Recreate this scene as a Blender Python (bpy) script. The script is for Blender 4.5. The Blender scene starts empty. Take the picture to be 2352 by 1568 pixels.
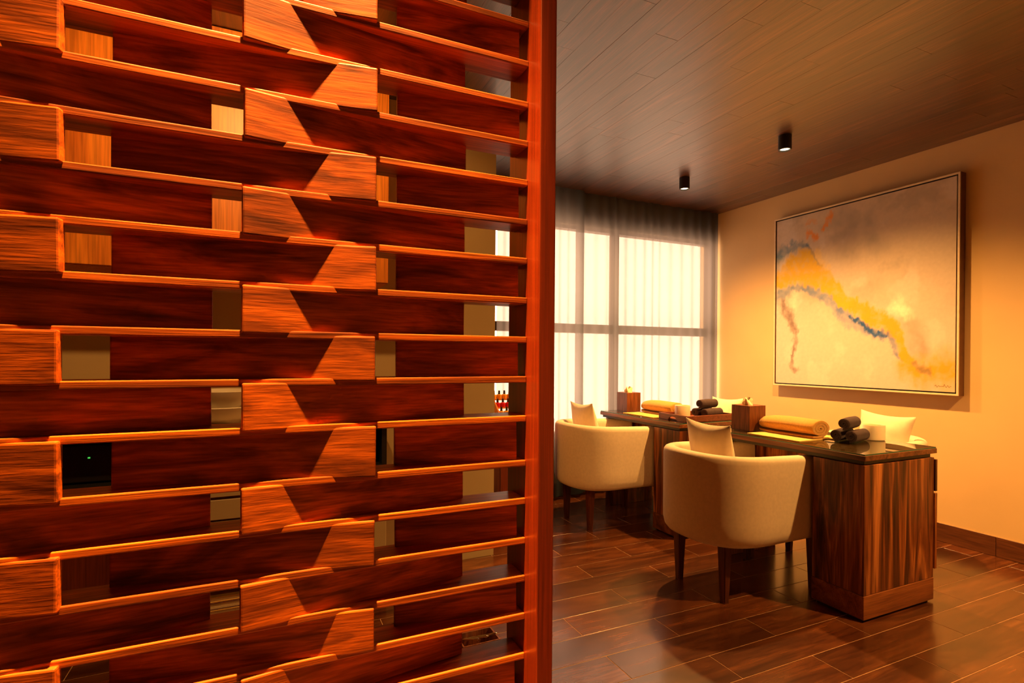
import bpy, bmesh, math, random
from mathutils import Vector, Matrix, noise

random.seed(7)
SC = bpy.context.scene
COL = SC.collection

# ------------------------------------------------------------------ camera
CAM_H = 1.22
FPX, PPX, PPY = 1239.09, 1179.65, 821.0
YAW, PIT, ROL = 0.4336, -0.0031, 0.0072
F = Vector((math.sin(YAW) * math.cos(PIT), math.cos(YAW) * math.cos(PIT), math.sin(PIT)))
R = Vector((math.cos(YAW), -math.sin(YAW), 0))
U = R.cross(F)
R2 = R * math.cos(ROL) + U * math.sin(ROL)
U2 = -R * math.sin(ROL) + U * math.cos(ROL)
cam_data = bpy.data.cameras.new('camera')
cam = bpy.data.objects.new('camera', cam_data)
COL.objects.link(cam)
cam_data.sensor_fit = 'HORIZONTAL'
cam_data.sensor_width = 36.0
cam_data.lens = 36.0 * FPX / 2352.0
cam_data.shift_x = -(PPX - 1176.0) / 2352.0
cam_data.shift_y = (PPY - 784.0) / 2352.0
cam_data.clip_start = 0.02
M3 = Matrix((R2, U2, -F)).transposed()
cam.matrix_world = Matrix.Translation((0, 0, CAM_H)) @ M3.to_4x4()
SC.camera = cam

# ------------------------------------------------------------------ view, world
SC.view_settings.view_transform = 'Standard'
SC.view_settings.look = 'None'
SC.view_settings.exposure = 0.1
SC.view_settings.gamma = 1.0
SC.view_settings.use_curve_mapping = False

SKY_COLOR = (1.0, 0.61, 0.40)
SKY_STRENGTH = 7.6
LAMP_COLOR = (1.0, 0.47, 0.115)
ROOM_LAMP_W = 285.0
SCREEN_LAMP_W = 4400.0
LEFT_LAMP_W = 75.0

world = bpy.data.worlds.new('overcast_sky')
SC.world = world
world.use_nodes = True
bg = world.node_tree.nodes['Background']
bg.inputs['Color'].default_value = (*SKY_COLOR, 1)
bg.inputs['Strength'].default_value = SKY_STRENGTH

# room dimensions (metres)
W = 4.133          # right wall
D = 4.10           # window wall
H = 2.657          # ceiling
XL = -3.0          # left wall
YB = -1.6          # wall behind the photographer
DW, DWX = 3.05, 1.285   # nearer wall block on the left, its plane and its corner
WX0, WX1, WZ0, WZ1 = 1.71, 4.125, 0.52, 2.38     # window opening

# portal: lets the sky light through the window be sampled well
pl = bpy.data.lights.new('window_portal', 'AREA')
pl.shape = 'RECTANGLE'
pl.size = WX1 - WX0
pl.size_y = WZ1 - WZ0
pl.cycles.is_portal = True
portal = bpy.data.objects.new('window_portal', pl)
portal.location = ((WX0 + WX1) / 2, D + 0.14, (WZ0 + WZ1) / 2)
portal.rotation_euler = (math.radians(-90), 0, 0)
COL.objects.link(portal)


# ------------------------------------------------------------------ materials
def new_mat(name):
    m = bpy.data.materials.new(name)
    m.use_nodes = True
    nt = m.node_tree
    return m, nt, nt.nodes['Principled BSDF']


def ramp(nt, stops, interp='LINEAR'):
    r = nt.nodes.new('ShaderNodeValToRGB')
    r.color_ramp.interpolation = interp
    e = r.color_ramp.elements
    while len(e) < len(stops):
        e.new(0.5)
    for el, (p, c) in zip(e, stops):
        el.position = p
        el.color = (*c, 1)
    return r


def coords(nt, scale, rand=True):
    tc = nt.nodes.new('ShaderNodeTexCoord')
    mp = nt.nodes.new('ShaderNodeMapping')
    mp.inputs['Scale'].default_value = scale
    if rand:
        oi = nt.nodes.new('ShaderNodeObjectInfo')
        mul = nt.nodes.new('ShaderNodeVectorMath')
        mul.operation = 'SCALE'
        mul.inputs[0].default_value = (13.7, 9.1, 17.3)
        nt.links.new(oi.outputs['Random'], mul.inputs['Scale'])
        add = nt.nodes.new('ShaderNodeVectorMath')
        nt.links.new(tc.outputs['Object'], add.inputs[0])
        nt.links.new(mul.outputs[0], add.inputs[1])
        nt.links.new(add.outputs[0], mp.inputs['Vector'])
    else:
        nt.links.new(tc.outputs['Object'], mp.inputs['Vector'])
    return mp.outputs['Vector']


def wood(name, axis, stops, across=14.0, along=0.9, rough=0.4, bump=0.12, var=0.25, spec=0.5,
         fine=0.35, coat=0.0, dist=1.2, coat_r=0.3, coat_ior=1.5):
    """wood whose grain runs along the given object axis"""
    m, nt, p = new_mat(name)
    sc = [across] * 3
    sc['XYZ'.index(axis)] = along
    v = coords(nt, sc)
    n1 = nt.nodes.new('ShaderNodeTexNoise')
    n1.inputs['Scale'].default_value = 1.0
    n1.inputs['Detail'].default_value = 4
    n1.inputs['Roughness'].default_value = 0.55
    n1.inputs['Distortion'].default_value = dist
    nt.links.new(v, n1.inputs['Vector'])
    rp = ramp(nt, stops)
    nt.links.new(n1.outputs['Fac'], rp.inputs['Fac'])
    sc2 = [across * 11] * 3
    sc2['XYZ'.index(axis)] = along * 5
    v2 = coords(nt, sc2)
    n2 = nt.nodes.new('ShaderNodeTexNoise')
    n2.inputs['Scale'].default_value = 1.0
    n2.inputs['Detail'].default_value = 3
    nt.links.new(v2, n2.inputs['Vector'])
    r2 = ramp(nt, [(0.3, (1 - fine,) * 3), (0.62, (1.08,) * 3)])
    nt.links.new(n2.outputs['Fac'], r2.inputs['Fac'])
    mx = nt.nodes.new('ShaderNodeMixRGB')
    mx.blend_type = 'MULTIPLY'
    mx.inputs['Fac'].default_value = 1
    nt.links.new(rp.outputs['Color'], mx.inputs[1])
    nt.links.new(r2.outputs['Color'], mx.inputs[2])
    oi = nt.nodes.new('ShaderNodeObjectInfo')
    mr = nt.nodes.new('ShaderNodeMapRange')
    mr.inputs['To Min'].default_value = 1 - var
    mr.inputs['To Max'].default_value = 1 + var
    nt.links.new(oi.outputs['Random'], mr.inputs['Value'])
    hs = nt.nodes.new('ShaderNodeHueSaturation')
    nt.links.new(mx.outputs['Color'], hs.inputs['Color'])
    nt.links.new(mr.outputs['Result'], hs.inputs['Value'])
    nt.links.new(hs.outputs['Color'], p.inputs['Base Color'])
    p.inputs['Roughness'].default_value = rough
    p.inputs['Specular IOR Level'].default_value = spec
    p.inputs['Coat Weight'].default_value = coat
    p.inputs['Coat Roughness'].default_value = coat_r
    p.inputs['Coat IOR'].default_value = coat_ior
    b = nt.nodes.new('ShaderNodeBump')
    b.inputs['Strength'].default_value = bump
    b.inputs['Distance'].default_value = 0.002
    nt.links.new(n2.outputs['Fac'], b.inputs['Height'])
    nt.links.new(b.outputs['Normal'], p.inputs['Normal'])
    return m


def plain(name, color, rough=0.6, noise_amt=0.08, scale=6.0, metallic=0.0, spec=0.5, bump=0.0, bscale=300.0,
          emit=None, sheen=0.0):
    m, nt, p = new_mat(name)
    v = coords(nt, (1, 1, 1))
    n = nt.nodes.new('ShaderNodeTexNoise')
    n.inputs['Scale'].default_value = scale
    n.inputs['Detail'].default_value = 5
    nt.links.new(v, n.inputs['Vector'])
    lo = tuple(c * (1 - noise_amt) for c in color)
    hi = tuple(min(1, c * (1 + noise_amt)) for c in color)
    rp = ramp(nt, [(0.3, lo), (0.7, hi)])
    nt.links.new(n.outputs['Fac'], rp.inputs['Fac'])
    nt.links.new(rp.outputs['Color'], p.inputs['Base Color'])
    p.inputs['Roughness'].default_value = rough
    p.inputs['Metallic'].default_value = metallic
    p.inputs['Specular IOR Level'].default_value = spec
    p.inputs['Sheen Weight'].default_value = sheen
    if emit:
        p.inputs['Emission Color'].default_value = (*emit[0], 1)
        p.inputs['Emission Strength'].default_value = emit[1]
    if bump:
        n2 = nt.nodes.new('ShaderNodeTexNoise')
        n2.inputs['Scale'].default_value = bscale
        n2.inputs['Detail'].default_value = 3
        nt.links.new(v, n2.inputs['Vector'])
        b = nt.nodes.new('ShaderNodeBump')
        b.inputs['Strength'].default_value = bump
        b.inputs['Distance'].default_value = 0.003
        nt.links.new(n2.outputs['Fac'], b.inputs['Height'])
        nt.links.new(b.outputs['Normal'], p.inputs['Normal'])
    return m


def glass_like(name, tint, gloss_fac=0.04, rough=0.02):
    """clear sheet: transparent with fresnel reflection"""
    m, nt, p = new_mat(name)
    nt.nodes.remove(p)
    out = nt.nodes['Material Output']
    tr = nt.nodes.new('ShaderNodeBsdfTransparent')
    tr.inputs['Color'].default_value = (*tint, 1)
    gl = nt.nodes.new('ShaderNodeBsdfGlossy')
    gl.inputs['Roughness'].default_value = rough
    mx = nt.nodes.new('ShaderNodeMixShader')
    lw = nt.nodes.new('ShaderNodeLayerWeight')
    lw.inputs['Blend'].default_value = 0.5
    pw = nt.nodes.new('ShaderNodeMath')
    pw.operation = 'POWER'
    pw.inputs[1].default_value = 4.0
    nt.links.new(lw.outputs['Facing'], pw.inputs[0])
    mr = nt.nodes.new('ShaderNodeMapRange')
    mr.inputs['To Min'].default_value = gloss_fac
    mr.inputs['To Max'].default_value = 1.0
    nt.links.new(pw.outputs[0], mr.inputs['Value'])
    ge = nt.nodes.new('ShaderNodeNewGeometry')
    inv = nt.nodes.new('ShaderNodeMath')
    inv.operation = 'SUBTRACT'
    inv.inputs[0].default_value = 1.0
    nt.links.new(ge.outputs['Backfacing'], inv.inputs[1])
    ml = nt.nodes.new('ShaderNodeMath')
    ml.operation = 'MULTIPLY'
    nt.links.new(mr.outputs['Result'], ml.inputs[0])
    nt.links.new(inv.outputs[0], ml.inputs[1])
    nt.links.new(ml.outputs[0], mx.inputs['Fac'])
    nt.links.new(tr.outputs[0], mx.inputs[1])
    nt.links.new(gl.outputs[0], mx.inputs[2])
    nt.links.new(mx.outputs[0], out.inputs['Surface'])
    return m


def cloth_sheer(name, color, glow, clear):
    m, nt, p = new_mat(name)
    nt.nodes.remove(p)
    out = nt.nodes['Material Output']
    tr = nt.nodes.new('ShaderNodeBsdfTransparent')
    tl = nt.nodes.new('ShaderNodeBsdfTranslucent')
    df = nt.nodes.new('ShaderNodeBsdfDiffuse')
    v = coords(nt, (400, 400, 30), rand=False)
    n = nt.nodes.new('ShaderNodeTexNoise')
    nt.links.new(v, n.inputs['Vector'])
    rp = ramp(nt, [(0.3, tuple(c * 0.9 for c in color)), (0.7, color)])
    nt.links.new(n.outputs['Fac'], rp.inputs['Fac'])
    tl.inputs['Color'].default_value = (*glow, 1)
    nt.links.new(rp.outputs['Color'], df.inputs['Color'])
    m1 = nt.nodes.new('ShaderNodeMixShader')
    m1.inputs['Fac'].default_value = 0.5
    nt.links.new(tl.outputs[0], m1.inputs[1])
    nt.links.new(df.outputs[0], m1.inputs[2])
    # cloth seen edge-on lets less through
    lw = nt.nodes.new('ShaderNodeLayerWeight')
    lw.inputs['Blend'].default_value = 0.35
    mr = nt.nodes.new('ShaderNodeMapRange')
    mr.inputs['To Min'].default_value = 1 - clear
    mr.inputs['To Max'].default_value = 1.0
    nt.links.new(lw.outputs['Facing'], mr.inputs['Value'])
    m2 = nt.nodes.new('ShaderNodeMixShader')
    nt.links.new(mr.outputs['Result'], m2.inputs['Fac'])
    nt.links.new(tr.outputs[0], m2.inputs[1])
    nt.links.new(m1.outputs[0], m2.inputs[2])
    nt.links.new(m2.outputs[0], out.inputs['Surface'])
    return m


SLAT_STOPS = [(0.28, (0.11, 0.019, 0.002)), (0.45, (0.31, 0.060, 0.004)), (0.6, (0.54, 0.108, 0.006)), (0.8, (0.70, 0.155, 0.009))]
MAT = {}
MAT['slat'] = wood('slat_wood', 'X', SLAT_STOPS, across=20, along=3.0, rough=0.45, spec=0.3, bump=0.14, var=0.18, fine=0.4, dist=1.5)
MAT['shelf'] = wood('shelf_wood', 'X', SLAT_STOPS, across=22, along=1.2, rough=0.4, spec=0.45, bump=0.2, var=0.12)
MAT['post'] = wood('post_wood', 'Z', [(0.25, (0.15, 0.015, 0.002)), (0.5, (0.23, 0.026, 0.003)), (0.8, (0.30, 0.040, 0.004))],
                   across=18, along=0.7, rough=0.3, bump=0.08, var=0.05, coat=0.3)
MAT['desk'] = wood('desk_veneer', 'Z', [(0.33, (0.020, 0.004, 0.001)), (0.45, (0.10, 0.022, 0.004)), (0.56, (0.28, 0.075, 0.014)), (0.70, (0.60, 0.22, 0.055))],
                   across=13, along=1.0, rough=0.38, bump=0.05, var=0.1, fine=0.5, dist=1.6)
MAT['desk_plinth'] = wood('desk_plinth_veneer', 'X', [(0.3, (0.12, 0.03, 0.008)), (0.5, (0.25, 0.07, 0.018)), (0.75, (0.42, 0.14, 0.036))],
                          across=16, along=1.5, rough=0.4, bump=0.05, var=0.1)
MAT['desk_top'] = wood('desk_top_veneer', 'Y', [(0.3, (0.06, 0.016, 0.005)), (0.5, (0.17, 0.05, 0.014)), (0.75, (0.32, 0.11, 0.032))],
                       across=30, along=1.2, rough=0.35, bump=0.05, var=0.1)
MAT['box_wood'] = wood('box_veneer', 'Z', [(0.3, (0.10, 0.026, 0.008)), (0.5, (0.22, 0.062, 0.018)), (0.8, (0.34, 0.11, 0.034))],
                       across=60, along=4, rough=0.4, bump=0.05, var=0.1)
MAT['tray_wood'] = wood('tray_wood', 'Y', [(0.3, (0.13, 0.026, 0.008)), (0.6, (0.24, 0.055, 0.015)), (0.8, (0.34, 0.085, 0.024))],
                        across=50, along=4, rough=0.35, bump=0.05, var=0.05)
MAT['leg'] = wood('leg_wood', 'Z', [(0.3, (0.06, 0.014, 0.005)), (0.6, (0.13, 0.03, 0.010)), (0.8, (0.2, 0.05, 0.015))],
                  across=40, along=4, rough=0.35, bump=0.05, var=0.1)
MAT['ceil'] = wood('ceiling_board_wood', 'Y', [(0.28, (0.016, 0.003, 0.001)), (0.45, (0.055, 0.011, 0.002)), (0.58, (0.11, 0.025, 0.005)), (0.78, (0.24, 0.066, 0.014))],
                   across=15, along=1.1, rough=0.46, bump=0.2, var=0.25, fine=0.6, dist=2.4, spec=0.9, coat=1.0, coat_r=0.33, coat_ior=1.65)
MAT['tile'] = wood('wood_look_tile', 'X', [(0.25, (0.045, 0.011, 0.003)), (0.45, (0.09, 0.024, 0.007)), (0.62, (0.15, 0.044, 0.012)), (0.8, (0.23, 0.07, 0.02))],
                   across=11, along=1.8, rough=0.26, bump=0.03, var=0.2, fine=0.35, spec=0.7, coat=0.45, coat_r=0.14)
MAT['basetile'] = wood('baseboard_tile', 'Y', [(0.25, (0.07, 0.02, 0.008)), (0.6, (0.14, 0.045, 0.016)), (0.8, (0.2, 0.07, 0.025))],
                       across=14, along=1.8, rough=0.35, bump=0.05, var=0.1)
MAT['cab_orange'] = wood('cabinet_door_wood', 'Z', [(0.3, (0.52, 0.13, 0.012)), (0.55, (0.72, 0.22, 0.02)), (0.8, (0.82, 0.30, 0.03))],
                         across=10, along=0.8, rough=0.4, bump=0.05, var=0.08)
MAT['cab_red'] = wood('cabinet_red_wood', 'Z', [(0.3, (0.10, 0.016, 0.005)), (0.6, (0.22, 0.04, 0.010)), (0.8, (0.32, 0.06, 0.015))],
                      across=14, along=0.8, rough=0.35, bump=0.05, var=0.1)
MAT['grout'] = plain('grout', (0.52, 0.31, 0.16), rough=0.85, noise_amt=0.15, scale=20)
MAT['wall'] = plain('wall_paint', (0.72, 0.50, 0.24), rough=0.75, noise_amt=0.03, scale=3, bump=0.05, bscale=180)
MAT['wallback'] = plain('wall_paint_beige', (0.50, 0.38, 0.20), rough=0.8, noise_amt=0.03, scale=3, bump=0.05, bscale=180)
MAT['fabric'] = plain('cream_upholstery', (0.78, 0.64, 0.46), rough=0.9, noise_amt=0.05, scale=60, bump=0.25, bscale=900, sheen=0.25)
MAT['pillow'] = plain('cream_pillow_cloth', (0.78, 0.66, 0.48), rough=0.92, noise_amt=0.04, scale=40, bump=0.2, bscale=700, sheen=0.2)
MAT['towel_gold'] = plain('golden_towelling', (0.66, 0.34, 0.06), rough=0.95, noise_amt=0.12, scale=120, bump=0.6, bscale=900, sheen=0.3)
MAT['mat_gold'] = plain('golden_mat_cloth', (0.68, 0.45, 0.12), rough=0.9, noise_amt=0.06, scale=120, bump=0.2, bscale=900)
MAT['towel_dark'] = plain('dark_brown_towelling', (0.052, 0.027, 0.034), rough=0.95, noise_amt=0.25, scale=150, bump=0.6, bscale=900, sheen=0.06)
MAT['black'] = plain('black_paint', (0.012, 0.011, 0.010), rough=0.45, noise_amt=0.1)
MAT['frame_cream'] = plain('painting_frame_cream', (0.80, 0.64, 0.42), rough=0.45, noise_amt=0.05, scale=40)
MAT['frame_brown'] = plain('painting_frame_side', (0.16, 0.07, 0.03), rough=0.5, noise_amt=0.15, scale=20)
MAT['mullion'] = plain('window_frame_brown', (0.10, 0.055, 0.03), rough=0.45, noise_amt=0.1)
MAT['glass_pane'] = glass_like('window_glass', (0.96, 0.98, 0.97))
MAT['glass_top'] = glass_like('tabletop_glass', (0.80, 0.90, 0.84), 0.10, 0.012)
MAT['glass_edge'] = plain('green_glass_edge', (0.02, 0.12, 0.085), rough=0.15, noise_amt=0.1)
MAT['sheer'] = cloth_sheer('sheer_curtain_cloth', (0.045, 0.07, 0.09), (0.27, 0.225, 0.195), 0.19)
MAT['tissue'] = plain('tissue_paper', (0.92, 0.80, 0.52), rough=0.95, noise_amt=0.03)
MAT['wax'] = plain('candle_wax', (0.9, 0.82, 0.66), rough=0.6, noise_amt=0.03)
MAT['frost'] = plain('frosted_glass', (0.90, 0.78, 0.58), rough=0.35, noise_amt=0.02)
MAT['frost'].node_tree.nodes['Principled BSDF'].inputs['Subsurface Weight'].default_value = 0.6
MAT['frost'].node_tree.nodes['Principled BSDF'].inputs['Subsurface Radius'].default_value = (0.03, 0.02, 0.012)
MAT['lens'] = plain('lamp_glow', (1.0, 0.85, 0.6), emit=((1.0, 0.78, 0.45), 6.0))
MAT['ceramic'] = plain('white_ceramic', (0.80, 0.72, 0.58), rough=0.25, noise_amt=0.02)
MAT['counter'] = plain('counter_stone', (0.55, 0.42, 0.26), rough=0.4, noise_amt=0.12, scale=60)
MAT['chrome'] = plain('chrome', (0.8, 0.8, 0.8), rough=0.12, noise_amt=0.02, metallic=1.0)
MAT['laminate'] = plain('beige_laminate', (0.52, 0.40, 0.22), rough=0.5, noise_amt=0.04)
MAT['pol_yellow'] = plain('polish_yellow', (0.95, 0.45, 0.04), rough=0.1, noise_amt=0.03)
MAT['pol_red'] = plain('polish_red', (0.65, 0.01, 0.03), rough=0.1, noise_amt=0.03)
MAT['book_red'] = plain('book_cover_red', (0.14, 0.02, 0.015), rough=0.4, noise_amt=0.1)
MAT['book_yellow'] = plain('book_cover_yellow', (0.85, 0.5, 0.09), rough=0.4, noise_amt=0.05)
MAT['paper'] = plain('paper_pages', (0.85, 0.68, 0.42), rough=0.8, noise_amt=0.06, scale=200)
MAT['ink'] = plain('signature_ink', (0.20, 0.10, 0.03), rough=0.6, noise_amt=0.1)


# ------------------------------------------------------------------ mesh helpers
def b_box(bm, lo, hi, bevel=0.0, seg=1, mi=0):
    lo, hi = Vector(lo), Vector(hi)
    r = bmesh.ops.create_cube(bm, size=1.0)
    c, s = (lo + hi) / 2, hi - lo
    for v in r['verts']:
        v.co = Vector((v.co.x * s.x + c.x, v.co.y * s.y + c.y, v.co.z * s.z + c.z))
    fs = {f for v in r['verts'] for f in v.link_faces}
    for f in fs:
        f.material_index = mi
    if bevel:
        es = {e for v in r['verts'] for e in v.link_edges}
        bmesh.ops.bevel(bm, geom=list(es), offset=bevel, segments=seg, affect='EDGES', profile=0.6)
    return bm


def box_bm(lo, hi, bevel=0.0, seg=1):
    return b_box(bmesh.new(), lo, hi, bevel, seg)


def b_lathe(bm, prof, n=24, closed=False, center=(0, 0, 0)):
    """prof: list of (r, z); r = 0 makes a pole"""
    cx, cy, cz = center
    rings = []
    for r, z in prof:
        if r <= 1e-6:
            rings.append([bm.verts.new((cx, cy, cz + z))])
        else:
            rings.append([bm.verts.new((cx + r * math.cos(2 * math.pi * i / n), cy + r * math.sin(2 * math.pi * i / n), cz + z)) for i in range(n)])
    pairs = list(zip(rings[:-1], rings[1:]))
    if closed:
        pairs.append((rings[-1], rings[0]))
    for a, b in pairs:
        for i in range(n):
            j = (i + 1) % n
            va = [a[0]] if len(a) == 1 else [a[i], a[j]]
            vb = [b[0]] if len(b) == 1 else [b[j], b[i]]
            vs = va + vb
            if len(vs) >= 3:
                try:
                    bm.faces.new(vs)
                except ValueError:
                    pass
    bmesh.ops.recalc_face_normals(bm, faces=bm.faces)
    return bm


def b_sweep(bm, rings, caps=True):
    """rings: lists of points with the same count, skinned one to the next"""
    vr = [[bm.verts.new(p) for p in r] for r in rings]
    n = len(vr[0])
    for a, b in zip(vr[:-1], vr[1:]):
        for i in range(n):
            j = (i + 1) % n
            bm.faces.new((a[i], a[j], b[j], b[i]))
    if caps:
        bm.faces.new(vr[0])
        bm.faces.new(list(reversed(vr[-1])))
    bmesh.ops.recalc_face_normals(bm, faces=bm.faces)
    return bm


def b_prism(bm, pts, axis, a, b):
    """2D outline pts extruded along an axis from a to b"""
    def p3(p, t):
        return {'X': (t, p[0], p[1]), 'Y': (p[0], t, p[1]), 'Z': (p[0], p[1], t)}[axis]
    return b_sweep(bm, [[p3(p, a) for p in pts], [p3(p, b) for p in pts]])


def to_mesh(name, bm, mats, smooth=None):
    me = bpy.data.meshes.new(name)
    bm.to_mesh(me)
    bm.free()
    for m in (mats if isinstance(mats, (list, tuple)) else [mats]):
        me.materials.append(MAT[m] if isinstance(m, str) else m)
    if smooth is not None:
        me.polygons.foreach_set('use_smooth', [True] * len(me.polygons))
        if smooth < 179:
            me.set_sharp_from_angle(angle=math.radians(smooth))
    return me


def obj(name, me, parent=None, loc=(0, 0, 0), rot=(0, 0, 0), **props):
    o = bpy.data.objects.new(name, me)
    COL.objects.link(o)
    o.location = loc
    o.rotation_euler = rot
    if parent is not None:
        o.parent = parent
    for k, v in props.items():
        o[k] = v
    return o


def part(name, bm, mats, parent, smooth=None, loc=(0, 0, 0), rot=(0, 0, 0), **props):
    return obj(name, to_mesh(name, bm, mats, smooth), parent, loc, rot, **props)


def thing(name, label, cat, loc=(0, 0, 0), rz=0.0, group=None):
    o = obj(name, None, None, loc, (0, 0, rz), label=label, category=cat)
    o.empty_display_size = 0.1
    if group:
        o['group'] = group
    return o


def copy_tree(o, parent=None):
    c = o.copy()
    COL.objects.link(c)
    c.parent = parent
    for ch in list(o.children):
        copy_tree(ch, c)
    return c


def struct(name, bm, mats, label, smooth=None):
    return part(name, bm, mats, None, smooth, kind='structure', label=label)


# ------------------------------------------------------------------ setting: floor
fl = struct('floor', box_bm((XL - 0.2, YB - 0.2, -0.12), (W + 0.2, D + 0.2, -0.0012)), 'grout', 'dark wood-look tiled floor with pale grout lines')
TL, TW, G = 0.777, 0.1715, 0.0016
Y0, X0 = 2.003, 1.272
tile_me = to_mesh('tile', box_bm((-TL / 2 + G, -TW / 2 + G, -0.008), (TL / 2 - G, TW / 2 - G, 0.0), 0.0005), 'tile')
far_bm = bmesh.new()
j0 = int(math.floor((YB - Y0) / TW)) - 1
j1 = int(math.ceil((D - Y0) / TW))
for j in range(j0, j1 + 1):
    yc = Y0 + (j + 0.5) * TW
    off = X0 + (0.0 if j % 2 == 0 else TL / 2)
    i0 = int(math.floor((XL - off) / TL)) - 1
    i1 = int(math.ceil((W - off) / TL)) + 1
    for i in range(i0, i1 + 1):
        xa, xb = max(XL, off + i * TL), min(W, off + (i + 1) * TL)
        ya, yb = max(YB, yc - TW / 2), min(D, yc + TW / 2)
        if xb - xa < 0.03 or yb - ya < 0.02:
            continue
        if yc > 0.75 and xb > -1.4:
            full = (xb - xa) > TL - 1e-4 and (yb - ya) > TW - 1e-4
            if full:
                obj('tile', tile_me, fl, ((xa + xb) / 2, yc, 0))
            else:
                w2, d2 = (xb - xa) / 2, (yb - ya) / 2
                part('tile', box_bm((-w2 + G, -d2 + G, -0.008), (w2 - G, d2 - G, 0.0), 0.0005), 'tile', fl,
                     loc=((xa + xb) / 2, (ya + yb) / 2, 0))
        else:
            b_box(far_bm, (xa + G, ya + G, -0.008), (xb - G, yb - G, 0.0))
part('tile_field', far_bm, 'tile', fl, kind='stuff')

# ------------------------------------------------------------------ setting: ceiling of boards
VX, VY, HV = 0.9, 1.09, 3.9        # foyer: unseen higher ceiling, added to lift the screen lamp for even light
bm = bmesh.new()
b_box(bm, (XL - 0.2, VY, H + 0.012), (W + 0.2, D + 0.2, H + 0.15))
b_box(bm, (VX, YB - 0.2, H + 0.012), (W + 0.2, VY, H + 0.15))
ce = struct('ceiling', bm, 'leg', 'dark stained ceiling of long wooden boards')
BW = 0.128
far_bm = bmesh.new()
nb = int(math.ceil((W - XL) / BW))
rr = random.Random(3)
board_cache = {}
for i in range(nb):
    xb = W - i * BW
    xa = max(XL, xb - BW)
    if xb - xa < 0.02:
        continue
    y = YB - rr.uniform(0, 1.2)
    while y < D:
        ln = rr.choice((0.95, 1.2, 1.45))
        ya, yb = max(YB, y), min(D, y + ln)
        y += ln
        if yb - ya < 0.05:
            continue
        dz = rr.uniform(-0.0004, 0.0004)
        if xa < VX and ya < VY:
            if yb <= VY + 0.05:
                continue
            ya = VY
        if xb > 0.3 and yb > 0.9:
            key = (round(yb - ya, 4), round(xb - xa, 4))
            if key not in board_cache:
                w2, l2 = (xb - xa) / 2 - 0.0003, (yb - ya) / 2 - 0.0004
                board_cache[key] = to_mesh('ceiling_board', box_bm((-w2, -l2, 0), (w2, l2, 0.012), 0.0004), 'ceil')
            obj('ceiling_board', board_cache[key], ce, ((xa + xb) / 2, (ya + yb) / 2, H + dz))
        else:
            b_box(far_bm, (xa + 0.0007, ya + 0.0007, H), (xb - 0.0007, yb - 0.0007, H + 0.012))
part('board_field', far_bm, 'ceil', ce, kind='stuff')

# ------------------------------------------------------------------ setting: walls
struct('wall_right', box_bm((W, YB - 0.2, -0.1), (W + 0.15, D + 0.2, H + 0.1)), 'wall', 'warm cream painted wall carrying the abstract painting')
struct('wall_left', box_bm((XL - 0.15, YB - 0.2, -0.1), (XL, D + 0.2, HV + 0.1)), 'wallback', 'plain beige wall at the far left behind the screen')
struct('ceiling', box_bm((XL - 0.2, YB - 0.2, HV), (VX + 0.15, VY + 0.15, HV + 0.12)), 'wallback', 'unseen raised ceiling added over the foyer to hang the screen lamp high')
bm = bmesh.new()
b_box(bm, (XL - 0.1, VY, H + 0.15), (VX + 0.12, VY + 0.12, HV))
b_box(bm, (VX, YB - 0.1, H + 0.15), (VX + 0.12, VY, HV))
struct('trim_1', bm, 'wallback', 'unseen beige fascia added between the board ceiling and the added raised ceiling')
struct('wall_front', box_bm((XL, YB - 0.15, -0.1), (W, YB, HV + 0.1)), 'wallback', 'plain beige wall behind the photographer')
bm = bmesh.new()
b_box(bm, (XL, DW, -0.1), (DWX, D + 0.15, H + 0.1))
b_box(bm, (DWX, D, -0.1), (WX0, D + 0.15, H + 0.1))
b_box(bm, (WX1, D, -0.1), (W, D + 0.15, H + 0.1))
b_box(bm, (WX0, D, -0.1), (WX1, D + 0.15, WZ0))
b_box(bm, (WX0, D, WZ1), (WX1, D + 0.15, H + 0.1))
struct('wall_back', bm, 'wallback', 'beige wall around the tall window')

# baseboard along the right wall, made of tiles
bb = struct('baseboard_right', box_bm((W - 0.008, YB, 0), (W, D, 0.118)), 'grout', 'dark wood-look tile baseboard under the painting')
yy = D
k = 0
while yy > YB + 0.05:
    ya = max(YB, yy - 0.777)
    part('tile', box_bm((W - 0.016, ya + 0.0012, 0.001), (W - 0.008, yy - 0.0012, 0.121), 0.001), 'basetile', bb)
    yy = ya
    k += 1
b2 = struct('baseboard_back', box_bm((DWX, D - 0.008, 0), (W - 0.02, D, 0.118)), 'grout', 'dark tile baseboard below the window')
xx = W - 0.02
while xx > DWX + 0.05:
    xa = max(DWX, xx - 0.777)
    part('tile', box_bm((xa + 0.0012, D - 0.016, 0.001), (xx - 0.0012, D - 0.008, 0.121), 0.001), 'basetile', b2)
    xx = xa

# ------------------------------------------------------------------ setting: window
bm = bmesh.new()
fw = 0.03
b_box(bm, (WX0, D + 0.03, WZ0), (WX0 + fw, D + 0.11, WZ1))
b_box(bm, (WX1 - fw, D + 0.03, WZ0), (WX1, D + 0.11, WZ1))
b_box(bm, (WX0 + fw, D + 0.03, WZ0), (WX1 - fw, D + 0.11, WZ0 + fw))
b_box(bm, (WX0 + fw, D + 0.03, WZ1 - fw), (WX1 - fw, D + 0.11, WZ1))
win = struct('window_1', bm, 'mullion', 'tall brown framed window glowing behind sheer curtains')
mull = [2.955]
for mx_ in mull:
    part('mullion', box_bm((mx_ - 0.03, D + 0.03, WZ0 + fw), (mx_ + 0.03, D + 0.11, WZ1 - fw), 0.004), 'mullion', win)
TZ = 1.47
cuts = [WX0 + fw - 0.03] + mull + [WX1 - fw + 0.03]
spans = [(a + 0.03, b - 0.03) for a, b in zip(cuts[:-1], cuts[1:])]
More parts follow.
